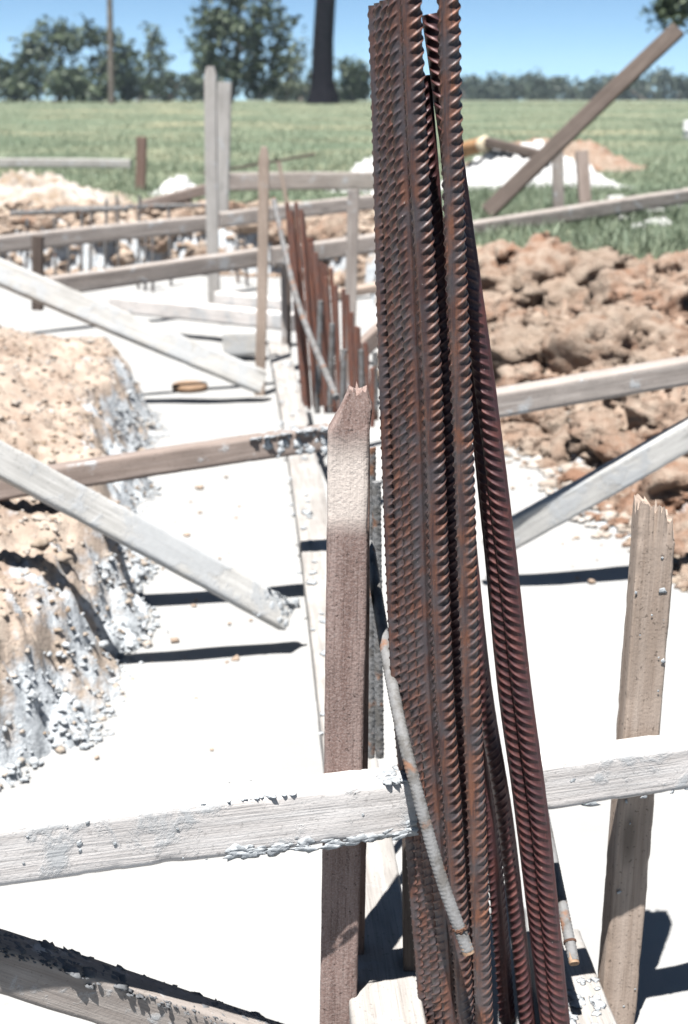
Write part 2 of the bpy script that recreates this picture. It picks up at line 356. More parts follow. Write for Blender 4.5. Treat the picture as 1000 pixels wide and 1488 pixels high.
# ------------------------------------------------------------------ boards
def board_mesh(name, L, h, t, seg=0.012, wobble=0.0008, npf=9, shape=None, chip=0.0025, seed=0):
    """sawn board, local X = length (0..L), Y = thickness, Z = face height"""
    n = int(np.clip(L/seg, 8, 260))
    b = min(h, t)*0.07
    ring = []
    def side(a0, a1, m):
        for k in range(m):
            f = k/(m-1); ring.append((a0[0]+(a1[0]-a0[0])*f, a0[1]+(a1[1]-a0[1])*f))
    y0, z0 = t/2, h/2
    side((-y0, -z0+b), (-y0, z0-b), npf); side((-y0+b, z0), (y0-b, z0), max(4, npf//2))
    side((y0, z0-b), (y0, -z0+b), npf); side((y0-b, -z0), (-y0+b, -z0), max(4, npf//2))
    ring = np.array(ring); m = len(ring)
    X = np.linspace(0, L, n)
    V = np.zeros((n, m, 3)); V[:,:,0] = X[:,None]; V[:,:,1] = ring[None,:,0]; V[:,:,2] = ring[None,:,1]
    V = V.reshape(-1, 3)
    off = seed*13.7
    q = V*np.array([8, 40, 40]) + off
    nz = fbm(q, 3); nrm = np.tile(np.stack([0*ring[:,0], ring[:,0]/t, ring[:,1]/h], 1), (n, 1)); nrm /= np.linalg.norm(nrm, axis=1)[:,None]
    V += nrm*(nz*wobble)[:,None]
    # worn, chipped arrises
    corner = np.tile((np.abs(ring[:,0])/t*2)*(np.abs(ring[:,1])/h*2), n)**6
    ch = np.clip(fbm(V*np.array([14, 14, 14]) + off + 5, 4), 0, None)
    V[:,1:] *= 1 - (corner*ch*chip/min(h, t)*2)[:,None]
    # slow bow and twist
    s = V[:,0]/L
    V[:,2] += 0.004*L*np.sin(math.pi*s)*math.sin(off); V[:,1] += 0.004*L*np.sin(math.pi*s)*math.cos(off)
    if shape is not None: V = shape(V, L, h, t)
    i = np.arange(n-1)[:,None]; j = np.arange(m)[None,:]
    q = np.stack([i*m+j, i*m+(j+1) % m, (i+1)*m+(j+1) % m, (i+1)*m+j], -1).reshape(-1, 4)[:, ::-1]
    caps = []; base = len(V); ex = []
    for r, ringi in ((0, np.arange(m)), (1, np.arange(m)+(n-1)*m)):
        pts = V[ringi]; ex.append(pts); ex.append(pts.mean(0)[None]); c = base+m
        tri = np.stack([base+np.arange(m), base+(np.arange(m)+1) % m, np.full(m, c)], 1)
        caps.append(tri if r == 0 else tri[:, ::-1]); base += m+1
    V = np.concatenate([V]+ex)
    me = mesh_np(name, V, [q, np.concatenate(caps)], True)
    return me
_bs = [0]
def orient(o, p0, p1, roll=0.0, up=Vector((0, 0, 1)), face=None):
    ax = (p1-p0).normalized()
    if face is not None:                       # direction the broad face (-Y) looks towards
        y = -(face - ax*face.dot(ax)).normalized(); z = ax.cross(y)
    else:
        z = (up - ax*up.dot(ax)).normalized(); y = z.cross(ax)
    R = Matrix((ax, y, z)).transposed().to_4x4()
    o.matrix_world = Matrix.Translation(p0) @ R @ Matrix.Rotation(roll, 4, 'X')
def board(name, p0, p1, h, t, mat, label, cat, group=None, roll=0.0, up=Vector((0,0,1)), face=None, splat=None, **kw):
    _bs[0] += 1
    L = (p1-p0).length
    me = board_mesh(name, L, h, t, seed=_bs[0], **kw)
    o = link(name, me, M[mat]); orient(o, p0, p1, roll, up, face)
    tag(o, label, cat, group)
    if splat: splatter(o, L, h, t, *splat)
    return o
FACE = Vector((0, -1, 0))
def stake(name, ptop, pbot, w, t, mat, label, group=None, face=FACE, **kw):
    return board(name, pbot, ptop, w, t, mat, label, 'stake', group, face=face, **kw)

# lumps of mortar
def _ico(sub):
    import bmesh
    bm = bmesh.new(); bmesh.ops.create_icosphere(bm, subdivisions=sub, radius=1.0)
    V = np.array([v.co[:] for v in bm.verts]); Fc = np.array([[v.index for v in f.verts] for f in bm.faces]); bm.free()
    return V, Fc
ICO = {k: _ico(k) for k in (1, 2, 3, 4)}
def lumps(centres, radii, flat=0.6, sub=1, rough=0.45, seed=0):
    Vb, Fb = ICO[sub]; nb = len(Vb); n = len(centres)
    rs = np.random.default_rng(seed)
    V = np.tile(Vb[None], (n, 1, 1))
    nz = noise3((V + rs.uniform(0, 90, (n, 1, 3))).reshape(-1, 3)*1.4).reshape(n, nb)
    if sub > 1: nz = nz + 0.5*noise3((V + rs.uniform(0, 90, (n, 1, 3))).reshape(-1, 3)*3.3).reshape(n, nb)
    V = V*(1+rough*nz)[:,:,None]
    ang = rs.uniform(0, 6.28, n); ca, sa = np.cos(ang)[:,None], np.sin(ang)[:,None]
    st = rs.uniform(0.6, 1.4, (n, 1))
    x = V[:,:,0]*st; y = V[:,:,1]; V = np.stack([x*ca-y*sa, x*sa+y*ca, V[:,:,2]*flat], -1)
    V = V*np.asarray(radii)[:,None,None] + np.asarray(centres)[:,None,:]
    Fc = (Fb[None] + (np.arange(n)*nb)[:,None,None]).reshape(-1, 3)
    return V.reshape(-1, 3), Fc
def join(parts):
    Vs, Fs, b = [], [], 0
    for V, Fc in parts: Vs.append(V); Fs.append(Fc+b); b += len(V)
    return np.concatenate(Vs), np.concatenate(Fs)
def splatter(o, L, h, t, zones, mat, seed=1):
    """clusters of dried mortar on the faces: zones = (x0, x1, place, count, size)"""
    rs = np.random.default_rng(seed); C = []; R = []
    for x0, x1, place, cnt, size in zones:
        x = rs.uniform(x0, x1, cnt)*L; r = size*rs.lognormal(0, 0.35, cnt)
        if place == 'top': y = rs.uniform(-0.45, 0.45, cnt)*t; z = np.full(cnt, h/2)
        elif place == 'topedge': y = -t/2 + rs.normal(0, 0.08, cnt)*t; z = h/2 - np.abs(rs.normal(0, 0.06, cnt))*h
        elif place == 'lowedge': y = np.full(cnt, -t/2); z = -h/2 + np.abs(rs.normal(0, 0.10, cnt))*h
        else: y = np.full(cnt, -t/2); z = rs.uniform(-0.48, 0.48, cnt)*h
        flip = place in ('lowedge', 'face')
        v, f = lumps(np.stack([x, z, y] if flip else [x, y, z], 1), r, 0.13 if flip else 0.30, 2, 0.9, seed+len(C))
        if place == 'lowedge': v[:, 0] = np.repeat(x, len(v)//cnt)*(-1.4) + v[:, 0]*2.4
        if flip: v = v[:, [0, 2, 1]]; f = f[:, ::-1]
        C.append((v, f))
    V, Fc = join(C)
    s = tag(link('mortar_splash', mesh_np('mortar_splash', V, Fc, True), M[mat], o), kind='stuff')
    return s

# ---- the near cross boards, behind and beside the bars
board('cross_board', P(-60, 1241, 1.625), P(611, 1160, 1.775), 0.083, 0.052, 'board_pale',
      'pale cement washed board across the lower left foreground, ending at the rusty bars', 'board', 'formwork boards',
      npf=13, seg=0.004, chip=0.005, splat=([(0.5, 0.72, 'top', 130, 0.0030), (0.90, 0.99, 'top', 26, 0.0055), (0.55, 1.0, 'lowedge', 60, 0.0036), (0.1, 0.9, 'face', 14, 0.0018)], 'cement_lump', 3))
board('cross_board', P(764, 1137, 1.835), P(1300, 1063, 1.997), 0.072, 0.050, 'board_pale',
      'short pale board on the right running from the rusty bars past the splintered stake', 'board', 'formwork boards',
      npf=13, seg=0.004, chip=0.005, splat=([(0.1, 0.9, 'lowedge', 26, 0.0038), (0.1, 0.9, 'face', 18, 0.0026)], 'cement_lump', 5))

# ---- near stakes
def pointed(V, L, h, t):
    V = V.copy(); x, z = V[:,0], V[:,2]
    s = np.clip((x-(L-0.052))/0.052, 0, 1)
    zn = z/h*2
    # one long bevel on the left (+z side faces left), a short one on the right
    lim_l = 1 - 0.78*s**0.9; lim_r = 1 - 0.36*np.clip((x-(L-0.02))/0.02, 0, 1)
    V[:,2] = np.where(zn > 0, z*lim_l, z*lim_r) - 0.10*h*s
    V[:,1] *= 1 - 0.25*s
    end = np.clip((x-(L-0.012))/0.012, 0, 1)
    V[:,0] += end*0.010*fbm(np.stack([z*260, V[:,1]*200, 0*z], 1), 3)
    V[:,2] += s*0.0022*noise3(np.stack([x*160, V[:,1]*120, 0*x+np.sign(z)*3], 1))
    return V
def splintered(V, L, h, t):
    V = V.copy(); x, z, y = V[:,0], V[:,2], V[:,1]
    s = np.clip((x-(L-0.09))/0.09, 0, 1)
    j = noise3(np.stack([z*170, y*60, 0*z+2], 1)) + 0.5*noise3(np.stack([z*420, y*150, 0*z+8], 1))
    V[:,0] -= s*(0.035 + 0.032*j + 0.9*np.clip(-z, -0.002, 1)*(1.4))
    V[:,1] *= 1 - 0.5*s*np.clip(0.4+j, 0, 1)
    return V
stake('wooden_stake', P(508, 566, 1.80), Vector((-0.012, 1.80, -0.05)), 0.0535, 0.042, 'stake_near',
      'rough brown pointed stake left of the rusty bars, in sharp focus', None, shape=pointed, npf=17, seg=0.005,
      wobble=0.0012, chip=0.004, splat=([(0.0, 0.2, 'face', 90, 0.0035), (0.44, 0.46, 'face', 14, 0.005)], 'cement_lump', 8))
stake('wooden_stake', P(521, 553, 1.90), Vector((0.012, 1.90, -0.05)), 0.030, 0.03, 'stake_brown',
      'thin split brown stake close behind the pointed stake', None, seg=0.008, npf=11, shape=splintered)
stake('wooden_stake', P(955, 700, 1.965), P(888, 1545, 1.935), 0.056, 0.040, 'stake_tan',
      'tan splintered stake on the right behind the short pale board', None, shape=splintered, npf=23, seg=0.004, chip=0.004,
      face=Vector((0.10, -1, 0)).normalized(), splat=([(0.1, 0.9, 'face', 16, 0.0018)], 'cement_lump', 9))
stake('wooden_stake', P(598, 1120, 1.86), P(602, 1560, 1.86), 0.028, 0.04, 'board_dark',
      'dark narrow stake under the end of the left foreground board', None, npf=9)

# ---- braces
board('brace_board', P(-60, 1378, 1.675), P(440, 1541, 1.80), 0.068, 0.050, 'board_grey',
      'grey diagonal brace in the bottom left corner topped with mortar darkened as if in shade', 'brace', 'diagonal braces', npf=11, seg=0.006,
      splat=([(0.05, 1.0, 'top', 420, 0.0034), (0.05, 1.0, 'topedge', 160, 0.0024), (0.2, 0.45, 'top', 60, 0.0065)], 'cement_dark', 14))
board('brace_board', P(-60, 636, 3.20), P(418, 896, 3.50), 0.078, 0.04, 'brace',
      'pale splashed brace over the left earth bank, its foot on the white concrete', 'brace', 'diagonal braces', roll=-0.33,
      splat=([(0.86, 1.0, 'face', 40, 0.006), (0.9, 1.0, 'topedge', 14, 0.005)], 'cement_lump', 15))
board('brace_board', P(-60, 370, 6.5), P(382, 556, 6.75), 0.115, 0.05, 'brace',
      'broad white brace behind the left earth bank, running down to the slim brown stake', 'brace', 'diagonal braces', roll=-0.38)
board('brace_board', P(1160, 539, 4.03), P(705, 797, 4.005), 0.085, 0.045, 'brace',
      'half shaded brace on the right below the brown cross board', 'brace', 'diagonal braces')
board('brace_board', P(512, 520, 5.7), P(600, 440, 5.9), 0.07, 0.04, 'board_brown',
      'short brown brace just left of the tall rusty bars in the distance', 'brace', 'diagonal braces')

# ---- middle cross boards
board('cross_board', P(-40, 714, 3.70), P(480, 634, 3.86), 0.066, 0.09, 'board_brown',
      'brown cross board with white top behind the pointed stake, left of the bars', 'board', 'formwork boards', roll=-0.12,
      splat=([(0.78, 0.99, 'topedge', 60, 0.006), (0.8, 0.99, 'top', 40, 0.006), (0.8, 0.99, 'face', 30, 0.006)], 'cement_lump', 21))
board('cross_board', P(690, 591, 3.88), P(1300, 490, 4.16), 0.072, 0.07, 'board_grey',
      'grey brown cross board with sunlit top right of the bars, below the clay bank', 'board', 'formwork boards')

# ---- flat form planks along the beam channel
board('form_plank', G(568, 1530, 0.125), G(404, 505, 0.125), 0.06, 0.105, 'form',
      'long cement covered form plank on the concrete, left of the beam channel', 'plank', 'form planks',
      splat=([(0.1, 0.9, 'top', 60, 0.009)], 'cement_lump', 31))
board('form_plank', G(858, 1530, 0.05), G(802, 1375, 0.05), 0.06, 0.092, 'form',
      'short grey plank end on the concrete right of the foot of the rusty bars', 'plank', 'form planks',
      splat=([(0.0, 0.5, 'top', 40, 0.006)], 'cement_lump', 32))

# ---- stakes and boards further back
def soft_point(V, L, h, t):
    V = V.copy(); s = np.clip((V[:,0]-(L-0.06))/0.06, 0, 1); V[:,2] *= 1-0.45*s; return V
stake('wooden_stake', P(384, 213, 6.9), P(377, 590, 6.9), 0.050, 0.04, 'stake_tan', 'slim brown stake at the foot of the broad white brace', None, shape=soft_point)
stake('wooden_stake', P(514, 275, 6.4), P(507, 580, 6.4), 0.052, 0.04, 'board_grey', 'grey stake between the small rusty bars and the tall bundle', None)
stake('wooden_stake', P(306, 96, 9.38), P(312, 455, 9.38), 0.078, 0.05, 'stake_white', 'tall weathered grey stake standing in the back trench, front one of a pair', None, shape=soft_point)
stake('wooden_stake', P(327, 119, 10.6), P(322, 330, 10.6), 0.10, 0.06, 'stake_white', 'tall white stake close behind the weathered grey one', None)
stake('wooden_stake', P(55, 343, 7.4), P(55, 450, 7.4), 0.055, 0.05, 'board_dark', 'short dark stub behind the broad white brace at the far left', None)
stake('wooden_stake', P(412, 385, 7.5), P(413, 560, 7.5), 0.03, 0.03, 'board_grey', 'thin grey prop under the short far board beside the small rusty bars', None)
stake('wooden_stake', P(419, 387, 7.6), P(419, 560, 7.6), 0.03, 0.03, 'board_dark', 'thin dark prop under the short far board beside the small rusty bars', None)
board('cross_board', P(-50, 361, 8.5), P(300, 325, 9.5), 0.10, 0.08, 'board_grey', 'grey white topped board across the left of the back trench up to the tall stakes', 'board', 'formwork boards')
board('cross_board', P(318, 320, 9.75), P(600, 287, 10.5), 0.10, 0.08, 'board_grey', 'grey white topped board from the tall stakes to the bundle of bars', 'board', 'formwork boards')
board('cross_board', P(72, 416, 6.6), P(380, 373, 7.0), 0.085, 0.05, 'board_grey', 'grey tan board ending at the slim brown stake above the back trench', 'board', 'formwork boards', roll=0.1)
board('cross_board', P(395, 373, 7.4), P(600, 345, 7.7), 0.095, 0.07, 'board_grey', 'short grey board behind the small rusty bars', 'board', 'formwork boards')
board('cross_board', P(486, 428, 6.9), P(600, 408, 7.1), 0.04, 0.09, 'stake_tan', 'short tan plank beside the grey stake, low behind the tall bars', 'board', 'formwork boards')
board('cross_board', P(205, 300, 12.3), P(335, 266, 12.6), 0.09, 0.06, 'board_brown', 'brown board sloping up along the far lip of the back trench', 'board', 'formwork boards')
board('cross_board', P(325, 264, 12.4), P(600, 264, 12.6), 0.15, 0.05, 'board_grey', 'farthest brown board along the back lip of the trench behind the stakes', 'board', 'formwork boards')
board('plank', P(165, 441, 8.9), P(430, 468, 8.3), 0.10, 0.10, 'board_pale', 'pale plank lying in the back trench behind the broad white brace', 'plank')
board('plank', P(318, 432, 9.2), P(440, 445, 8.9), 0.08, 0.10, 'board_pale', 'short pale plank lying in the back trench beside the tall grey stake', 'plank')
board('block', P(325, 498, 7.9), P(384, 496, 7.9), 0.14, 0.12, 'brace', 'grey cement block on the concrete left of the slim brown stake', 'block', seg=0.01)
board('stick', P(296, 252, 12.6), P(458, 224, 12.6), 0.022, 0.022, 'board_dark', 'thin dark stick sloping up above the farthest brown board', 'stick')
board('stick', P(405, 235, 11.5), P(418, 300, 11.5), 0.03, 0.02, 'stake_tan', 'thin pale stick leaning above the small rusty bars', 'stick')
# right back
board('leaning_plank', P(708, 309, 10.3), P(986, 42, 10.5), 0.115, 0.05, 'board_dark', 'long dark plank leaning up to the right over the grass', 'plank', face=Vector((-0.25, -1, 0.35)).normalized())
stake('wooden_post', P(810, 214, 10.7), P(812, 316, 10.7), 0.08, 0.06, 'board_grey', 'grey post holding up the long dark leaning plank')
stake('wooden_post', P(845, 220, 11.6), P(850, 296, 11.5), 0.095, 0.08, 'board_brown', 'short brown post right of the leaning plank')
stake('wooden_post', P(206, 199, 14.0), P(204, 285, 14.0), 0.095, 0.08, 'stake_brown', 'short brown post in the grass at the left')
board('ground_board', P(680, 335, 9.3), P(1060, 275, 11.2), 0.10, 0.10, 'board_grey', 'grey board lying along the grass at the top of the clay bank', 'board')
board('ground_board', P(-60, 237, 17.0), P(190, 238, 17.0), 0.10, 0.12, 'stake_white', 'white plank lying in the grass at the far left', 'plank')

# ------------------------------------------------------------------ reinforcing bars
def spline(pts, n):
    pts = np.array([p[:] for p in pts], float)
    if len(pts) == 2: return pts[0] + (pts[1]-pts[0])*np.linspace(0, 1, n)[:,None]
    d = np.concatenate([[0], np.cumsum(np.linalg.norm(np.diff(pts, axis=0), axis=1))])
    m = np.zeros_like(pts); m[1:-1] = (pts[2:]-pts[:-2])/(d[2:]-d[:-2])[:,None]
    m[0] = (pts[1]-pts[0])/(d[1]-d[0]); m[-1] = (pts[-1]-pts[-2])/(d[-1]-d[-2])
    s = np.linspace(0, d[-1], n); k = np.clip(np.searchsorted(d, s, 'right')-1, 0, len(d)-2)
    hh = (d[k+1]-d[k])[:,None]; t = ((s-d[k])[:,None])/hh
    return (2*t**3-3*t**2+1)*pts[k] + (t**3-2*t**2+t)*hh*m[k] + (-2*t**3+3*t**2)*pts[k+1] + (t**3-t**2)*hh*m[k+1]
def bar_mesh(name, pts, dia, roll=0.0, pitch=0.0132, slant=0.72, hand=1, step=0.0012, nt=52, rib=0.0026, phase=0.0, ridge=0.0016, two=True, rough=0.0):
    """deformed bar: two longitudinal ribs, crescent ribs between them"""
    pts = [Vector(p) for p in pts]
    L = sum((b-a).length for a, b in zip(pts, pts[1:])); n = max(6, int(L/step))
    Cc = spline(pts, n); T = np.gradient(Cc, axis=0); T /= np.linalg.norm(T, axis=1)[:,None]
    ref = np.array([0.0, -1.0, 0.0]) if abs(T[:,1]).max() < 0.8 else np.array([0.0, 0.0, 1.0])
    N = ref[None]-T*(T@ref)[:,None]; N /= np.linalg.norm(N, axis=1)[:,None]; B = np.cross(T, N)
    s = np.linspace(0, L, n)[:,None]; th = (np.arange(nt)/nt*2*math.pi)[None,:]
    a = (th - roll) % (2*math.pi); half = (a // math.pi); u = (a % math.pi)/math.pi
    r0 = dia/2
    ph = (s + phase + hand*slant*r0*(u-0.5)*math.pi + half*pitch*0.5)/pitch
    fr = np.abs((ph % 1.0) - 0.5)*pitch                                 # distance from rib centre
    cres = np.clip(np.sin(math.pi*u), 0, 1)**1.1*np.clip((np.minimum(u, 1-u)-0.06)/0.12, 0, 1)
    prof = np.clip(1.15 - fr/0.0021, 0, 1)**0.9
    ribh = rib*cres*prof
    dr = np.minimum(a, 2*math.pi-a); dr2 = np.abs(a-math.pi); dd = np.minimum(dr, dr2)*r0
    rdg = ridge*np.clip(1-(dd/0.0027)**6, 0, 1)
    R = r0 + np.maximum(ribh, rdg)
    jit = noise3(np.stack([(s*90+0*th).ravel(), (np.cos(th)*2+0*s).ravel(), (np.sin(th)*2+0*s).ravel()+phase*900], 1)).reshape(n, nt)
    R = R + jit*(0.00022 + rough)
    V = Cc[:,None,:] + R[:,:,None]*(np.cos(th)[:,:,None]*N[:,None,:] + np.sin(th)[:,:,None]*B[:,None,:])
    crest = np.clip((ribh/rib if rib > 0 else 0*ribh) - 0.55, 0, 0.45)/0.45
    V = V.reshape(-1, 3)
    i = np.arange(n-1)[:,None]; j = np.arange(nt)[None,:]
    q = np.stack([i*nt+j, i*nt+(j+1) % nt, (i+1)*nt+(j+1) % nt, (i+1)*nt+j], -1).reshape(-1, 4)
    ex = []; caps = []; base = len(V)
    for r, ringi, cc in ((0, np.arange(nt), Cc[0]), (1, np.arange(nt)+(n-1)*nt, Cc[-1])):
        ex += [V[ringi], cc[None]]
        tri = np.stack([base+np.arange(nt), base+(np.arange(nt)+1) % nt, np.full(nt, base+nt)], 1)
        caps.append(tri[:, ::-1] if r == 0 else tri); base += nt+1
    V2 = np.concatenate([V]+ex)
    org = np.array(pts[0][:])
    me = mesh_np(name, V2-org, [q, np.concatenate(caps)], True)
    attr(me, 'crest', np.concatenate([crest.ravel(), np.zeros(2*(nt+1))]))
    return me, pts[0]
def rebar(name, pts, dia, mat, label, cat='reinforcing bar', group=None, **kw):
    me, org = bar_mesh(name, pts, dia, **kw)
    return tag(link(name, me, M[mat], loc=org), label, cat, group)
def PX(lst, Y):
    return [P(x, y, Y) if not isinstance(Y, tuple) else P(x, y, Y[0]+(Y[1]-Y[0])*k/(len(lst)-1)) for k, (x, y) in enumerate(lst)]
GB = 'rusty reinforcing bars of the tall foreground bundle'
DB = 0.0215
bars = [
 # pixels top to bottom, distance, roll of the longitudinal rib, hand, phase, material, label
 ([(651,-60),(655,150),(663,400),(670,560),(684,1000),(692,1190),(705,1540)], 1.66, 0.55, -1, 0.000, 'rebar_orange', 'bright orange rusty bar nearest the camera, just right of the dark gap in the bundle'),
 ([(595,-40),(606,200),(620,420),(628,560),(645,1000),(658,1190),(680,1540)], 1.69, 0.72, -1, 0.004, 'rebar', 'thick rusty bar at the middle of the bundle with a clear ridge down its left'),
 ([(577,-12),(586,200),(596,420),(603,560),(620,1000),(634,1190),(660,1540)], 1.713, -0.25, -1, 0.001, 'rebar', 'rusty bar tucked behind the left side of the ridged middle bar'),
 ([(568,0),(576,200),(585,420),(591,560),(607,1000),(622,1190),(648,1540)], 1.735, -0.35, -1, 0.007, 'rebar', 'third bar from the left edge of the bundle, only a sliver of ribs showing'),
 ([(559,4),(566,200),(574,420),(580,560),(595,1000),(611,1190),(637,1540)], 1.757, -0.2, -1, 0.010, 'rebar', 'second bar from the left edge of the bundle'),
 ([(549,8),(555,200),(560,420),(564,560),(581,1000),(598,1190),(626,1540)], 1.782, 1.0, -1, 0.003, 'rebar', 'leftmost bar of the tall bundle, ridge along its left edge'),
 ([(612,110),(628,300),(641,450),(648,560),(668,1000),(681,1190),(704,1540)], 1.785, 1.9, -1, 0.006, 'rebar_shaded', 'dark red bar in the shaded gap right of the ridged middle bar'),
 ([(644,60),(664,300),(692,540),(719,800),(738,1000),(760,1160),(801,1500),(806,1540)], 1.772, -1.5, 1, 0.002, 'rebar_shaded', 'dark red bar pressed between the front bar and the rightmost leaning bar'),
 ([(629,20),(668,300),(702,540),(735,800),(758,1000),(784,1190),(815,1488),(821,1540)], 1.75, -1.15, 1, 0.005, 'rebar_shaded', 'rightmost dark red leaning bar, its cut top showing left of the front bar'),
 ([(642,320),(660,560),(676,750),(703,1000),(734,1190),(756,1380),(772,1540)], 1.88, 2.0, -1, 0.009, 'rebar_shaded', 'shaded dark bar in the gap between the front bar and the red pair'),
 ([(640,330),(655,560),(688,1000),(712,1190),(742,1540)], 1.93, 2.8, -1, 0.0, 'rebar_shaded', 'darkest bar deep inside the lower gap of the bundle'),
]
for pts, Yd, roll, hand, ph, mt, lab in bars:
    pl = PX(pts, Yd)
    foot = pl[-1] + (pl[-1]-pl[-2])*0.05
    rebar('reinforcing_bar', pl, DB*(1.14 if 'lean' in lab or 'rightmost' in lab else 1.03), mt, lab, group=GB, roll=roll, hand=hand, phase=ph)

# longitudinal bars of the cage, with tie wire at the near ends
def wire_ring(parent, org, c, ax, r, wr=0.0011, turns=2.0, tail=None):
    n = 60; a = np.linspace(0, turns*2*math.pi, n); ax = ax.normalized()
    u = ax.orthogonal().normalized(); w = ax.cross(u)
    C = [c + (u*math.cos(k)+w*math.sin(k))*r + ax*((k/(turns*6.28)-0.5)*0.004) for k in a]
    if tail is not None: C += [C[-1] + tail*f + Vector((0, 0, 0.004*math.sin(f*9))) for f in np.linspace(0.15, 1, 6)]
    me, o0 = bar_mesh('tie_wire', C, wr*2, nt=6, rib=0, ridge=0, step=0.0015)
    return link('tie_wire', me, M['wire'], parent, Vector(o0)-org)
def cage_bar(pts, dia, label, tie=None, mat='cement_bar'):
    o = rebar('cage_bar', pts, dia, mat, label, group='long bars of the beam cage', roll=0.4, pitch=0.0055, slant=0.2, rib=0.0007, ridge=0.0003, nt=26, rough=0.0)
    if tie is not None:
        end = pts[-1]; ax = (pts[-1]-pts[-2]).normalized(); c = end - ax*tie
        me, o0 = bar_mesh('sawn_end', [c+ax*0.002, end+ax*0.004], dia*0.98, nt=26, rib=0, ridge=0, step=0.002, rough=0.0006)
        link('sawn_end', me, M['cut_end'], o, Vector(o0)-pts[0])
        wire_ring(o, pts[0], c, ax, dia/2+0.001, tail=Vector((0.012, -0.004, 0.006)))
    return o
cage_bar([P(536,790,2.0), P(555,910,1.86), P(577,1030,1.74), P(597,1115,1.685), P(642,1278,1.63), P(680,1382,1.60)], 0.0155,
         'grey cement coated bar crossing the foot of the bundle, tie wire at its sawn end', 0.03)
cage_bar([P(770,1080,2.15), P(800,1230,1.98), P(818,1318,1.88), P(834,1397,1.81)], 0.0155,
         'grey bar with sawn tan end at the lower right of the bundle', 0.03)
cage_bar([P(398,290,6.2), P(416,372,5.6), P(438,455,5.1), P(489,578,4.5)], 0.021, 'pale rod slanting in front of the small far rusty bars')
for x0, y0, x1, y1, Yd, lab in ((540,650,539,1100,2.35,'upright cement coated bar between the pointed stake and the bundle'),
                                (547,700,552,1100,2.25,'upright grey bar hidden close beside the left edge of the bundle'),
                                (533,790,541,1090,2.45,'short upright grey bar right behind the pointed stake')):
    rebar('starter_bar', [P(x0,y0,Yd), P(x1,y1,Yd)], 0.014, 'cement_bar', lab, roll=0.3, pitch=0.009, rib=0.0008, nt=20, rough=0.0012)

# small bundle further along the channel
GF = 'rusty bars of the small far bundle'
far = [(418,300,440,585,5.5),(426,305,446,590,5.4),(433,294,455,590,5.6),(440,316,463,595,5.35),(448,340,471,590,5.5),(454,352,476,590,5.3),(461,382,481,590,5.4),
       (476,397,487,590,5.2),(483,396,496,590,5.5),(497,425,501,590,5.4),(520,478,524,610,5.0),(536,520,538,610,5.1),(510,455,514,605,5.2),(541,535,543,620,4.6),(430,345,452,595,5.8),(452,345,470,600,5.6),(466,385,480,600,5.5),(443,322,460,600,5.7),(490,415,499,600,5.1),(516,470,519,610,4.9),(422,310,444,590,5.6),(437,303,458,590,5.3),(457,360,474,590,5.2),(472,392,486,600,5.4),(530,490,533,610,4.8),(506,430,510,600,5.3)]
for k, (x0, y0, x1, y1, Yd) in enumerate(far):
    rebar('reinforcing_bar', [P(x0+random.uniform(-3,3),y0+random.uniform(-8,8),Yd), P(x1+random.uniform(-5,5),y1,Yd)], 0.0145, 'rebar_far', 'thin rusty bar in the small far bundle behind the pointed stake', group=GF, roll=0.5+k, step=0.004, nt=16, phase=0.003*k)
for x0, y0, x1, y1, Yd in ((466,437,461,600,5.0),(483,470,479,600,4.9),(500,508,497,600,4.8),(525,508,527,610,4.8),(545,512,546,610,4.9)):
    rebar('starter_bar', [P(x0,y0,Yd), P(x1,y1,Yd)], 0.019, 'cement_bar', 'short cement grey bar standing among the small far rusty bars', group='grey bars in the far bundle', nt=14, step=0.004, rough=0.001)
# thin starter bars standing in the back trench
rods = [(40,318,398,11.0),(80,316,402,11.2),(119,308,402,10.8),(133,300,398,11.3),(155,290,392,11.4),(170,286,392,11.5),(203,284,396,11.0),(212,318,398,10.9),(222,338,398,10.8),(245,298,392,11.2),(62,330,400,11.5),(100,325,400,11.4),(345,340,392,11.4),(356,345,395,11.2)]
proto = None
for k, (x, y0, y1, Yd) in enumerate(rods):
    a, b = P(x, y0, Yd), P(x+random.uniform(-4, 4), y1, Yd); b.z = min(b.z, 0.0)
    rebar('starter_bar', [a, b], 0.024, 'cement_bar', 'thin cement grey bar standing upright in the back trench', group='thin upright bars in the back trench', nt=12, step=0.01, rib=0.0006, rough=0.002)
rebar('cage_bar', [P(15,310,10.9), P(185,303,11.2)], 0.04, 'cement_bar', 'pale horizontal bar across the thin upright bars at the far left', nt=12, step=0.01, rough=0.002)
rebar('cage_bar', [P(75,303,11.5), P(305,298,11.9)], 0.035, 'cement_bar', 'second pale horizontal bar behind the thin upright bars', nt=12, step=0.01, rough=0.002)

# ------------------------------------------------------------------ lid, log, heaps, clods
def lathe(name, prof, n=40, wob=0.0, seed=0):
    prof = np.array(prof, float); m = len(prof); th = np.arange(n)/n*2*math.pi
    V = np.stack([prof[:,0][:,None]*np.cos(th), prof[:,0][:,None]*np.sin(th), np.tile(prof[:,1][:,None], (1, n))], -1).reshape(-1, 3)
    if wob: V += wob*np.stack([fbm(V*12+seed, 3), fbm(V*12+seed+9, 3), fbm(V*12+seed+20, 3)], 1)
    i = np.arange(m-1)[:,None]; j = np.arange(n)[None,:]
    q = np.stack([i*n+j, i*n+(j+1) % n, (i+1)*n+(j+1) % n, (i+1)*n+j], -1).reshape(-1, 4)
    return mesh_np(name, V, q, True)
p = G(276, 564, 0.012)
tag(link('lid', lathe('lid', [(0.0001,0.024),(0.07,0.024),(0.074,0.026),(0.086,0.022),(0.09,0.012),(0.088,-0.004),(0.0001,-0.004)], 48, 0.002), M['lid'], loc=p),
    'round tan wooden lid lying on the white concrete', 'lid')
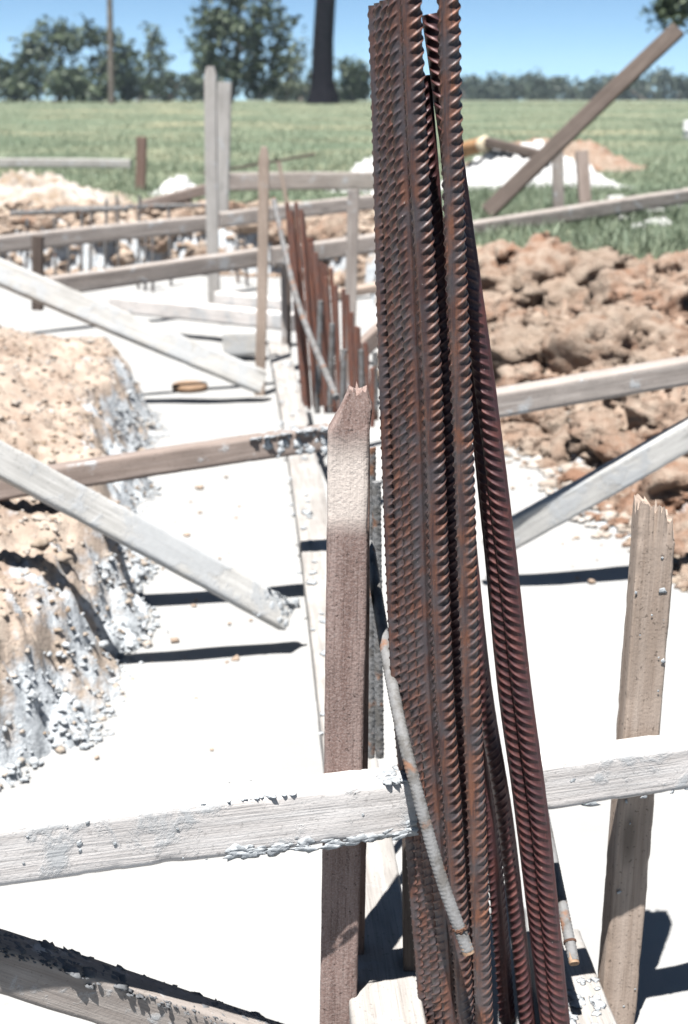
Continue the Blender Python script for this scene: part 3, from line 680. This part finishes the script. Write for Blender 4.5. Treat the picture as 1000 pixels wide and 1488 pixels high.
# log with a pale sawn end, on the white heap
a, b = P(655, 222, 15.0), P(706, 209, 14.5); L = (b-a).length
lg = link('log', lathe('log', [(0.07,0),(0.078,L*0.3),(0.075,L*0.7),(0.08,L)], 24, 0.008), M['log'])
lg.matrix_world = Matrix.Translation(a) @ (b-a).to_track_quat('Z', 'Y').to_matrix().to_4x4()
tag(lg, 'orange brown log with pale sawn end on the white heap', 'log')
link('sawn_end', lathe('sawn_end', [(0.0805,L-0.05),(0.083,L),(0.05,L+0.012),(0.0001,L+0.014)], 24, 0.004), M['log_end'], lg)
board('plank', P(708, 206, 14.5), P(796, 228, 14.2), 0.085, 0.14, 'board_dark', 'dark plank resting on the white heap beside the log', 'plank')

def heap(name, px, py, Yd, rx, ry, hz, mat, label, seed, rough=0.35):
    c = P(px, py, Yd); n = 130
    gx_, gy_ = np.meshgrid(np.linspace(-1.15, 1.15, n), np.linspace(-1.15, 1.15, n)); x = gx_.ravel(); y = gy_.ravel()
    r = np.hypot(x, y) + 0.18*fbm(np.stack([x*1.6, y*1.6, 0*x+seed], 1), 3)
    z = hz*(np.cos(np.clip(r, 0, 1)*math.pi)*0.5+0.5) + hz*rough*(0.6*fbm(np.stack([x*4, y*4, 0*x+seed], 1), 3, 0.6)+0.5*fbm(np.stack([x*14, y*14, 0*x+seed], 1), 3, 0.6))*np.clip(1.1-r, 0, 1)
    wx, wy = c.x+x*rx, c.y+y*ry
    base = terrain(wx, wy)[0]
    z = base + np.where(r < 1, z, -0.06)
    V = np.stack([wx-c.x, wy-c.y, z-base.mean()], 1); idx = np.arange(n*n).reshape(n, n)
    q = np.stack([idx[:-1,:-1], idx[:-1,1:], idx[1:,1:], idx[1:,:-1]], -1).reshape(-1, 4)
    return tag(link(name, mesh_np(name, V, q, True), M[mat], loc=(c.x, c.y, base.mean())), label, 'heap')
heap('rubble_heap', 770, 262, 14.6, 1.05, 0.9, 0.40, 'white_rubble', 'bright white heap of rubble behind the leaning plank', 3)
heap('rubble_heap', 555, 262, 14.2, 0.55, 0.6, 0.30, 'white_rubble', 'small white heap of rubble just left of the tall bars', 5)
heap('rubble_heap', 40, 290, 12.9, 0.95, 0.7, 0.20, 'tan_rubble', 'mixed tan and white rubble heap at the left edge of the back trench', 7, 0.6)
heap('rubble_heap', 262, 268, 13.5, 0.30, 0.35, 0.16, 'white_rubble', 'little white heap of rubble between the brown post and the tall stakes', 8)
heap('earth_heap', 800, 222, 19.0, 1.5, 1.0, 0.35, 'clod', 'low tan heap of dry earth behind the white rubble', 9)

# clods tumbled down the right bank, each a thing of its own
def clod_mesh(seed):
    Vb, Fb = ICO[4]; V = Vb.copy(); rs = np.random.default_rng(seed)
    o = rs.uniform(0, 50, 3)
    r = 1 + 0.35*noise3(V*1.1+o) + 0.22*noise3(V*2.6+o) + 0.26*fbm(V*4.5+o, 5, 0.62) - 0.22*np.clip(0.25-np.abs(noise3(V*2.2+o+7)), 0, 1)*4*0.5 + 0.10*fbm(V*11+o, 3, 0.6)
    # facets where the clay broke
    for k in range(3):
        d = rs.normal(size=3); d /= np.linalg.norm(d); h_ = rs.uniform(0.62, 0.9)
        pr = (V*r[:,None])@d; r = np.where(pr > h_, r*(h_/np.maximum(pr, 1e-6))**0.8, r)
    V = V*r[:,None]*np.array([1.15, 0.95, 0.75])
    return mesh_np('earth_clod', V, Fb, True)
CM = [clod_mesh(k) for k in range(8)]
for k, m in enumerate(CM): m.materials.append(M['clod_red' if k in (2, 5) else 'clod'])
clods = []
rs = np.random.default_rng(21)
big = [(755,410,.22),(830,420,.20),(900,415,.18),(960,430,.2),(720,380,.16),(790,370,.2),(870,375,.17),(935,395,.16),(985,385,.18),(800,505,.24),(870,500,.2),(735,500,.16),(905,470,.16),(700,440,.17),(965,480,.17),
       (780,600,.10),(830,640,.12),(880,620,.12),(920,650,.13),(960,600,.13),(985,690,.13),(900,700,.10),(850,690,.09),(810,610,.09),(945,740,.10),(990,780,.12),(800,655,.07),(760,620,.08),
       (60,318,.14),(150,330,.13),(265,315,.16),(230,345,.14),(430,330,.2),(480,335,.22),(345,305,.14),(525,395,.16),(470,395,.14),(300,370,.16)]
tgrid = np.linspace(2.5, 14, 900)
for k, (px, py, r) in enumerate(big):
    xc, yc = (px-500)/F, (py-744)/F
    s = tgrid/(CP-yc*SP); zz = H-(SP+yc*CP)*s; tz, tdf, _ = terrain(xc*s, tgrid)
    hit = np.argmax(zz < tz + 0.25*r); Yd = tgrid[hit]
    if Yd < 2.6: continue
    pnt = P(px, py, Yd)
    r = r*(1.08 if px > 600 else 1.0)
    o = link('earth_clod', CM[k % 8], None, loc=(pnt.x, pnt.y, pnt.z - (0.34 if px > 600 else 0.25)*r))
    o.scale = (r, r*rs.uniform(.8, 1.2), r*rs.uniform(.8, 1.1)); o.rotation_euler = (rs.uniform(-.5, .5), rs.uniform(-.5, .5), rs.uniform(0, 6.28))
    right = px > 600
    tag(o, 'brown clay clod tumbled on the bank right of the tall bars' if right else 'tan clay clod in the far wall of the back trench', 'clod',
        'clay clods on the right bank' if right else 'clay clods in the back trench wall')
# pale lumps on the grass at the right edge
for k in range(16):
    px, py = rs.uniform(880, 1030), rs.uniform(292, 335)
    c = G(px, py, 0.56); zz = zground(c.x, c.y); r = rs.uniform(0.05, 0.11)
    o = link('rubble_lump', CM[k % 8].copy(), None, loc=(c.x, c.y, zz+0.25*r)); o.data.materials.clear(); o.data.materials.append(M['white_rubble'])
    o.scale = (r, r, r*0.7); o.rotation_euler = (0, 0, rs.uniform(0, 6))
    tag(o, 'pale lump of rubble on the grass at the right edge', 'rubble', 'pale rubble lumps on the grass')

# crumbs of earth and cement lying on the banks and their feet
def crumbs(name, n, xr, yr, dlo, dhi, size, mat, seed, sub=2):
    r2 = np.random.default_rng(seed)
    x = r2.uniform(*xr, n*6); y = r2.uniform(*yr, n*6); z, df, gm = terrain(x, y)
    ok = (df > dlo) & (df < dhi) & (gm < 0.3) & (np.abs(x) < 0.30*y+0.1); x, y, z, df = x[ok][:n], y[ok][:n], z[ok][:n], df[ok][:n]
    r = size*r2.lognormal(0, 0.42, len(x)); z = np.maximum(z, 0.003) + 0.15*r
    V, Fc = lumps(np.stack([x, y, z], 1), r, 0.62, sub, 0.7, seed)
    return tag(link(name, mesh_np(name, V, Fc, True), M[mat]), kind='stuff')
crumbs('earth_crumbs', 1100, (-1.6, -0.4), (2.4, 6.8), 0.10, 2.0, 0.0046, 'crumb', 1)
crumbs('pale_crumbs', 2200, (-1.6, -0.4), (2.4, 6.8), -0.02, 2.0, 0.0055, 'tan_rubble', 2)
crumbs('cement_crumbs', 2000, (-1.3, -0.4), (2.4, 6.5), -0.04, 0.10, 0.0048, 'cement_lump', 3)
crumbs('bank_crumbs', 3500, (0.2, 3.0), (3.6, 8.5), -0.05, 2.4, 0.013, 'clod', 4)
crumbs('clay_lumps', 900, (0.15, 3.0), (3.6, 8.6), 0.05, 2.6, 0.034, 'clod', 14, 3)
crumbs('bank_cement_crumbs', 1400, (0.2, 3.0), (3.4, 7.5), -0.08, 0.35, 0.011, 'tan_rubble', 5)
crumbs('trench_crumbs', 1500, (-4.0, 0.4), (11.0, 13.5), -0.1, 0.8, 0.025, 'crumb', 6)
crumbs('floor_grit', 60, (-0.6, 0.9), (1.9, 6.0), -0.35, -0.04, 0.005, 'crumb', 7)

# ------------------------------------------------------------------ grass
def grass(name, n, yr, tr, hgt, wid, seed, logy=True):
    r2 = np.random.default_rng(seed)
    y = np.exp(r2.uniform(math.log(yr[0]), math.log(yr[1]), n)) if logy else r2.uniform(*yr, n)
    x = r2.uniform(*tr, n)*y; z, df, gm = terrain(x, y); patch = fbm2(x, y, 1.2, 3, off=31)
    ok = (gm > 0.5) & (patch > -0.75+0.4*r2.random(n)); x, y, z, patch = x[ok], y[ok], z[ok], patch[ok]; m = len(x)
    h_ = hgt*r2.lognormal(0, 0.35, m)*(1+0.5*patch); w_ = wid*r2.uniform(0.6, 1.4, m)*(1+y/40)
    a = r2.uniform(0, 6.28, m); lean = r2.normal(0, 0.45, (m, 2))*h_[:,None]
    d = np.stack([np.cos(a), np.sin(a)], 1)*w_[:,None]/2
    b = np.stack([x, y], 1)
    V = np.zeros((m, 5, 3)); V[:,0,:2] = b-d; V[:,1,:2] = b+d; V[:,2,:2] = b+d*0.7+lean*0.4; V[:,3,:2] = b-d*0.7+lean*0.4; V[:,4,:2] = b+lean
    V[:,:2,2] = (z-0.01)[:,None]; V[:,2:4,2] = (z+h_*0.6)[:,None]; V[:,4,2] = z+h_
    i = np.arange(m)*5
    return tag(link(name, mesh_np(name, V.reshape(-1, 3), [np.stack([i, i+1, i+2, i+3], 1), np.stack([i+3, i+2, i+4], 1)], True), M['grass']), kind='stuff')
grass('grass', 42000, (7.0, 14), (0.05, 0.36), 0.06, 0.007, 1)
grass('field_grass', 90000, (12.0, 110), (-0.32, 0.32), 0.055, 0.008, 2)

# ------------------------------------------------------------------ trees
def tube(pts, rads, nt=10):
    pts = [Vector(p) for p in pts]; V = []; Fc = []
    for k, p_ in enumerate(pts):
        t_ = (pts[min(k+1, len(pts)-1)]-pts[max(k-1, 0)]).normalized(); u = t_.orthogonal().normalized(); w = t_.cross(u)
        for j in range(nt):
            a = j/nt*2*math.pi; V.append(p_ + (u*math.cos(a)+w*math.sin(a))*rads[k])
    for k in range(len(pts)-1):
        for j in range(nt): Fc.append((k*nt+j, k*nt+(j+1) % nt, (k+1)*nt+(j+1) % nt, (k+1)*nt+j))
    return np.array([v[:] for v in V]), np.array(Fc)
def tree(px, D_, lobes, label, nleaf=1500, leaf=0.30, mat='leaf', trunk_px=6, trunk_mat='trunk', group=None, basepy=None, cat='tree', seed=0, depth=0.8, clump=9):
    """lobes: (px, py, rx_px, ry_px) crown masses seen in the photo, placed round the trunk at distance D_"""
    r2 = np.random.default_rng(1000+seed); sc = D_/F/0.96
    x0 = (px-500)*sc; z0 = zground(x0, D_); o = empty('tree', (x0, D_, z0))
    def W(qx, qy, dy=0.0): return P(qx, qy, D_) + Vector((0, dy, 0)) - Vector((x0, D_, z0))
    L3 = []; parts = []
    top = min(l[1] for l in lobes)
    tr = trunk_px*sc/2
    main = [Vector((0, 0, -0.2)), W(px+r2.uniform(-4, 4), 120), W(px+r2.uniform(-6, 6), (top+120)/2), W(px+r2.uniform(-6, 6), top)]
    main = sorted(main, key=lambda v: v.z)
    parts.append(tube(main, [tr*1.25, tr, tr*0.65, tr*0.2]))
    areas = np.array([l[2]*l[3] for l in lobes], float); areas /= areas.sum(); Cs = []; 
    for (lx, ly, rx, ry), ar in zip(lobes, areas):
        dy = r2.uniform(-0.5, 0.5)*rx*sc*1.5; c = W(lx, ly, dy)
        st = main[1].lerp(main[2], r2.uniform(0.0, 0.8))
        if c.z > st.z: parts.append(tube([st, st.lerp(c, 0.5)+Vector((0, 0, 0.06*abs(c.x))), c], [tr*0.5, tr*0.35, tr*0.12], 7))
        nn = max(30, int(nleaf*ar)); ncl = max(4, nn//clump)
        d = r2.normal(size=(ncl, 3)); d /= np.linalg.norm(d, axis=1)[:,None]; d *= r2.uniform(0.35, 1.0, (ncl, 1))**0.6
        cc = d*np.array([rx*sc, rx*sc*depth, ry*sc]) + np.array(c[:])
        keep = noise3(cc*0.9/(leaf*3)+seed) > -0.10; cc = cc[keep] if keep.sum() > 3 else cc
        lf = np.repeat(cc, clump, 0) + r2.normal(size=(len(cc)*clump, 3))*leaf*1.15*np.array([1, 1, 0.7])
        Cs.append(lf)
    Cn = np.concatenate(Cs); n = len(Cn)
    a = r2.normal(size=(n, 3)); a /= np.linalg.norm(a, axis=1)[:,None]; b_ = np.cross(a, r2.normal(size=(n, 3))); b_ /= np.linalg.norm(b_, axis=1)[:,None]
    sz = leaf*r2.uniform(0.5, 1.2, (n, 1)); a *= sz; b_ *= sz*0.55
    V = np.stack([Cn-a, Cn+b_*0.9-a*0.2, Cn+a, Cn-b_*0.9-a*0.2], 1).reshape(-1, 3)
    q = (np.arange(n)*4)[:,None]+np.arange(4)[None]
    Vt, Ft = join(parts); link('trunk', mesh_np('trunk', Vt, Ft, True), M[trunk_mat], o)
    link('crown', mesh_np('crown', V, q, False), M[mat], o)
    return tag(o, label, cat, group)
tree(66, 150, [(70,52,34,24),(45,68,26,20),(95,62,22,18),(60,105,52,30),(25,118,36,28),(100,118,36,26)], 'large round crowned gum tree at the far left edge of the field', 4200, 0.42, seed=1, trunk_px=5)
tree(158, 150, [(135,50,16,20),(172,72,24,24),(185,90,22,20),(150,100,20,24),(180,122,34,24)], 'open crowned tree beside the slim pole at the left', 2600, 0.40, seed=2, trunk_px=5)
tree(222, 160, [(214,45,16,9),(226,62,10,14),(236,82,12,9),(212,78,9,8),(228,110,22,24)], 'thin sparse tree with a tufted top at the left', 1100, 0.36, seed=3, trunk_px=4)
tree(110, 140, [(105,126,34,22),(140,130,30,18)], 'low dark bushy tree under the pair of tall left trees', 1500, 0.40, seed=4)
tree(10, 140, [(8,128,32,22),(-25,110,30,34)], 'low dark bushy tree at the left frame edge', 1500, 0.40, seed=5)
tree(262, 170, [(255,130,34,18),(290,126,24,20),(275,118,16,12)], 'low hazy bush left of the big central tree', 1300, 0.42, seed=6, mat='leaf_far')
tree(345, 120, [(345,20,52,40),(310,50,34,34),(390,45,34,40),(340,78,50,36),(318,108,36,28),(378,112,32,28),(405,85,20,20),(345,-30,50,30)], 'big spreading gum tree in the middle of the left background', 6200, 0.36, seed=7, trunk_px=9)
tree(422, 140, [(420,80,20,22),(432,108,18,24),(412,120,16,20),(440,70,12,14)], 'pale airy tree between the big gum and the black trunk', 800, 0.36, seed=8, mat='leaf_pale', trunk_px=4)
tree(514, 150, [(506,100,16,16),(522,112,16,18),(512,128,22,16)], 'small dark tree right of the black trunk', 1200, 0.38, seed=9, trunk_px=4)
tree(440, 170, [(438,132,28,16),(495,134,22,14),(400,134,22,14)], 'low hazy bush behind the black trunk', 1200, 0.42, seed=10, mat='leaf_far')
# the big black trunk, its crown far above the frame
D_ = 90.0; sc = D_/F/0.96; x0 = (471-500)*sc; z0 = zground(x0, D_)
o = empty('tree', (x0, D_, z0))
def W2(qx, qy): return P(qx, qy, D_)-Vector((x0, D_, z0))
Vt, Ft = join([tube([Vector((0,0,-.3)), W2(471,140), W2(469,118), W2(470,60), W2(473,0), W2(474,-120), W2(468,-260)], [25*sc, 20*sc, 15.5*sc, 14*sc, 13*sc, 11*sc, 7*sc], 16),
               tube([W2(474,-120), W2(520,-220), W2(560,-330)], [7*sc, 5*sc, 2*sc]), tube([W2(473,-90), W2(420,-200), W2(380,-300)], [6*sc, 4*sc, 2*sc])])
Vt = Vt + 0.06*np.stack([fbm(Vt*1.5, 3), fbm(Vt*1.5+9, 3), 0*Vt[:,0]], 1)
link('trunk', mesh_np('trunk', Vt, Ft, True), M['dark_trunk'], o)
def crown_at(o, cents, rad, n, leaf, mat, seed):
    r2 = np.random.default_rng(seed); Cn = []
    for c in cents:
        k = n//len(cents)//9; d = r2.normal(size=(k, 3)); d /= np.linalg.norm(d, axis=1)[:,None]; d *= r2.uniform(0.2, 1, (k, 1))**0.5*rad
        Cn.append(np.repeat(d+np.array(c[:]), 9, 0)+r2.normal(size=(k*9, 3))*leaf*1.2)
    Cn = np.concatenate(Cn); n = len(Cn)
    a = r2.normal(size=(n, 3)); a /= np.linalg.norm(a, axis=1)[:,None]; b_ = np.cross(a, r2.normal(size=(n, 3))); b_ /= np.linalg.norm(b_, axis=1)[:,None]
    a *= leaf; b_ *= leaf*0.5
    V = np.stack([Cn-a, Cn+b_, Cn+a, Cn-b_], 1).reshape(-1, 3); q = (np.arange(n)*4)[:,None]+np.arange(4)[None]
    link('crown', mesh_np('crown', V, q, False), M[mat], o)
crown_at(o, [W2(560,-330), W2(380,-300), W2(468,-300), W2(430,-380), W2(510,-400)], 2.6, 2500, 0.35, 'leaf', 5)
tag(o, 'tall thick black tree trunk rising out of the top of the picture', 'tree')
# overhanging gum at the upper right corner
D_ = 40.0; sc = D_/F/0.96; x0 = (1180-500)*sc; z0 = zground(x0, D_); o = empty('tree', (x0, D_, z0))
Vt, Ft = join([tube([Vector((0,0,-.3)), W2(1180,100), W2(1176,-100), W2(1165,-300)], [.32, .27, .2, .08], 14),
               tube([W2(1178,-60), W2(1100,-90), W2(1030,-50), W2(990,-6)], [.1, .07, .04, .012]), tube([W2(1177,-120), W2(1240,-200), W2(1290,-260)], [.12, .08, .03])])
link('trunk', mesh_np('trunk', Vt, Ft, True), M['trunk'], o)
crown_at(o, [W2(972,8), W2(985,-4), W2(962,20), W2(1000,-16), W2(985,26)], 0.33, 650, 0.12, 'leaf', 6)
crown_at(o, [W2(1060,-70), W2(1110,-150), W2(1165,-320), W2(1290,-260), W2(1230,-330), W2(1080,-240)], 1.1, 2600, 0.16, 'leaf', 7)
tag(o, 'gum tree off to the right whose drooping leaves hang into the top right corner', 'tree')
# hazy tree line
GT = 'far trees along the horizon'
r2 = np.random.default_rng(5); k = 0; px = 548.0
while px < 1035:
    h_ = r2.uniform(20, 34) if r2.random() < 0.7 else r2.uniform(34, 46)
    tree(px, r2.uniform(300, 380), [(px-6,146-h_*0.75,11,h_*0.28),(px+7,146-h_*0.6,13,h_*0.32),(px,146-h_*0.28,22,h_*0.32)], 'small hazy tree in the far line along the horizon', 620, 0.75, 'leaf_far', 3, group=GT, seed=40+k)
    px += r2.uniform(17, 26); k += 1
# a few behind the left ones
for px in (20, 200, 235, 300, 330, 385, 455, 480):
    h_ = r2.uniform(22, 34); tree(px, r2.uniform(300, 360), [(px-10,146-h_*0.55,20,h_*0.45),(px+14,146-h_*0.4,20,h_*0.4)], 'small hazy tree in the far line along the horizon', 520, 0.75, 'leaf_far', 3, group=GT, seed=80+k); k += 1

# slim pole at the left
a = P(158, -60, 88); b = P(163, 158, 88); b.z = zground(b.x, 88)-0.2
Vt, Ft = tube([b-b, (a-b)*0.5, a-b], [0.2, 0.18, 0.16], 12)
pole = tag(link('pole', mesh_np('pole', Vt, Ft, True), M['trunk'], loc=b), 'slim grey pole rising in front of the left trees', 'pole')
# white drum at the right frame edge
p = P(1004, 176, 30); p.z = zground(p.x, 30)
dr = tag(link('drum', lathe('drum', [(0.0001,0),(0.14,0),(0.145,0.02),(0.14,0.17),(0.146,0.18),(0.14,0.19),(0.14,0.36),(0.13,0.38),(0.0001,0.375)], 32), M['white_paint'], loc=p), 'white drum in the grass at the right edge', 'drum')

# ------------------------------------------------------------------ haze
bpy.context.view_layer.update()
def haze(x0, x1, y0, y1, z0, z1, dens):
    V = np.array([(x, y, z) for x in (x0, x1) for y in (y0, y1) for z in (z0, z1)], float)
    q = np.array([(0,1,3,2),(4,6,7,5),(0,4,5,1),(2,3,7,6),(0,2,6,4),(1,5,7,3)])
    m = bpy.data.materials.new('pale_air'); m.use_nodes = True; t = m.node_tree; t.nodes.remove(t.nodes['Principled BSDF'])
    pv = t.nodes.new('ShaderNodeVolumePrincipled'); pv.inputs['Density'].default_value = dens; pv.inputs['Color'].default_value = (0.70, 0.86, 1.0, 1); pv.inputs['Anisotropy'].default_value = 0.2
    t.links.new(pv.outputs[0], t.nodes['Material Output'].inputs['Volume'])
    return tag(link('haze', mesh_np('haze', V, q, False), m), kind='stuff')
HAZE = 0.00028
if HAZE: haze(-3200, 3200, -20, 1100, -3, 30, HAZE)
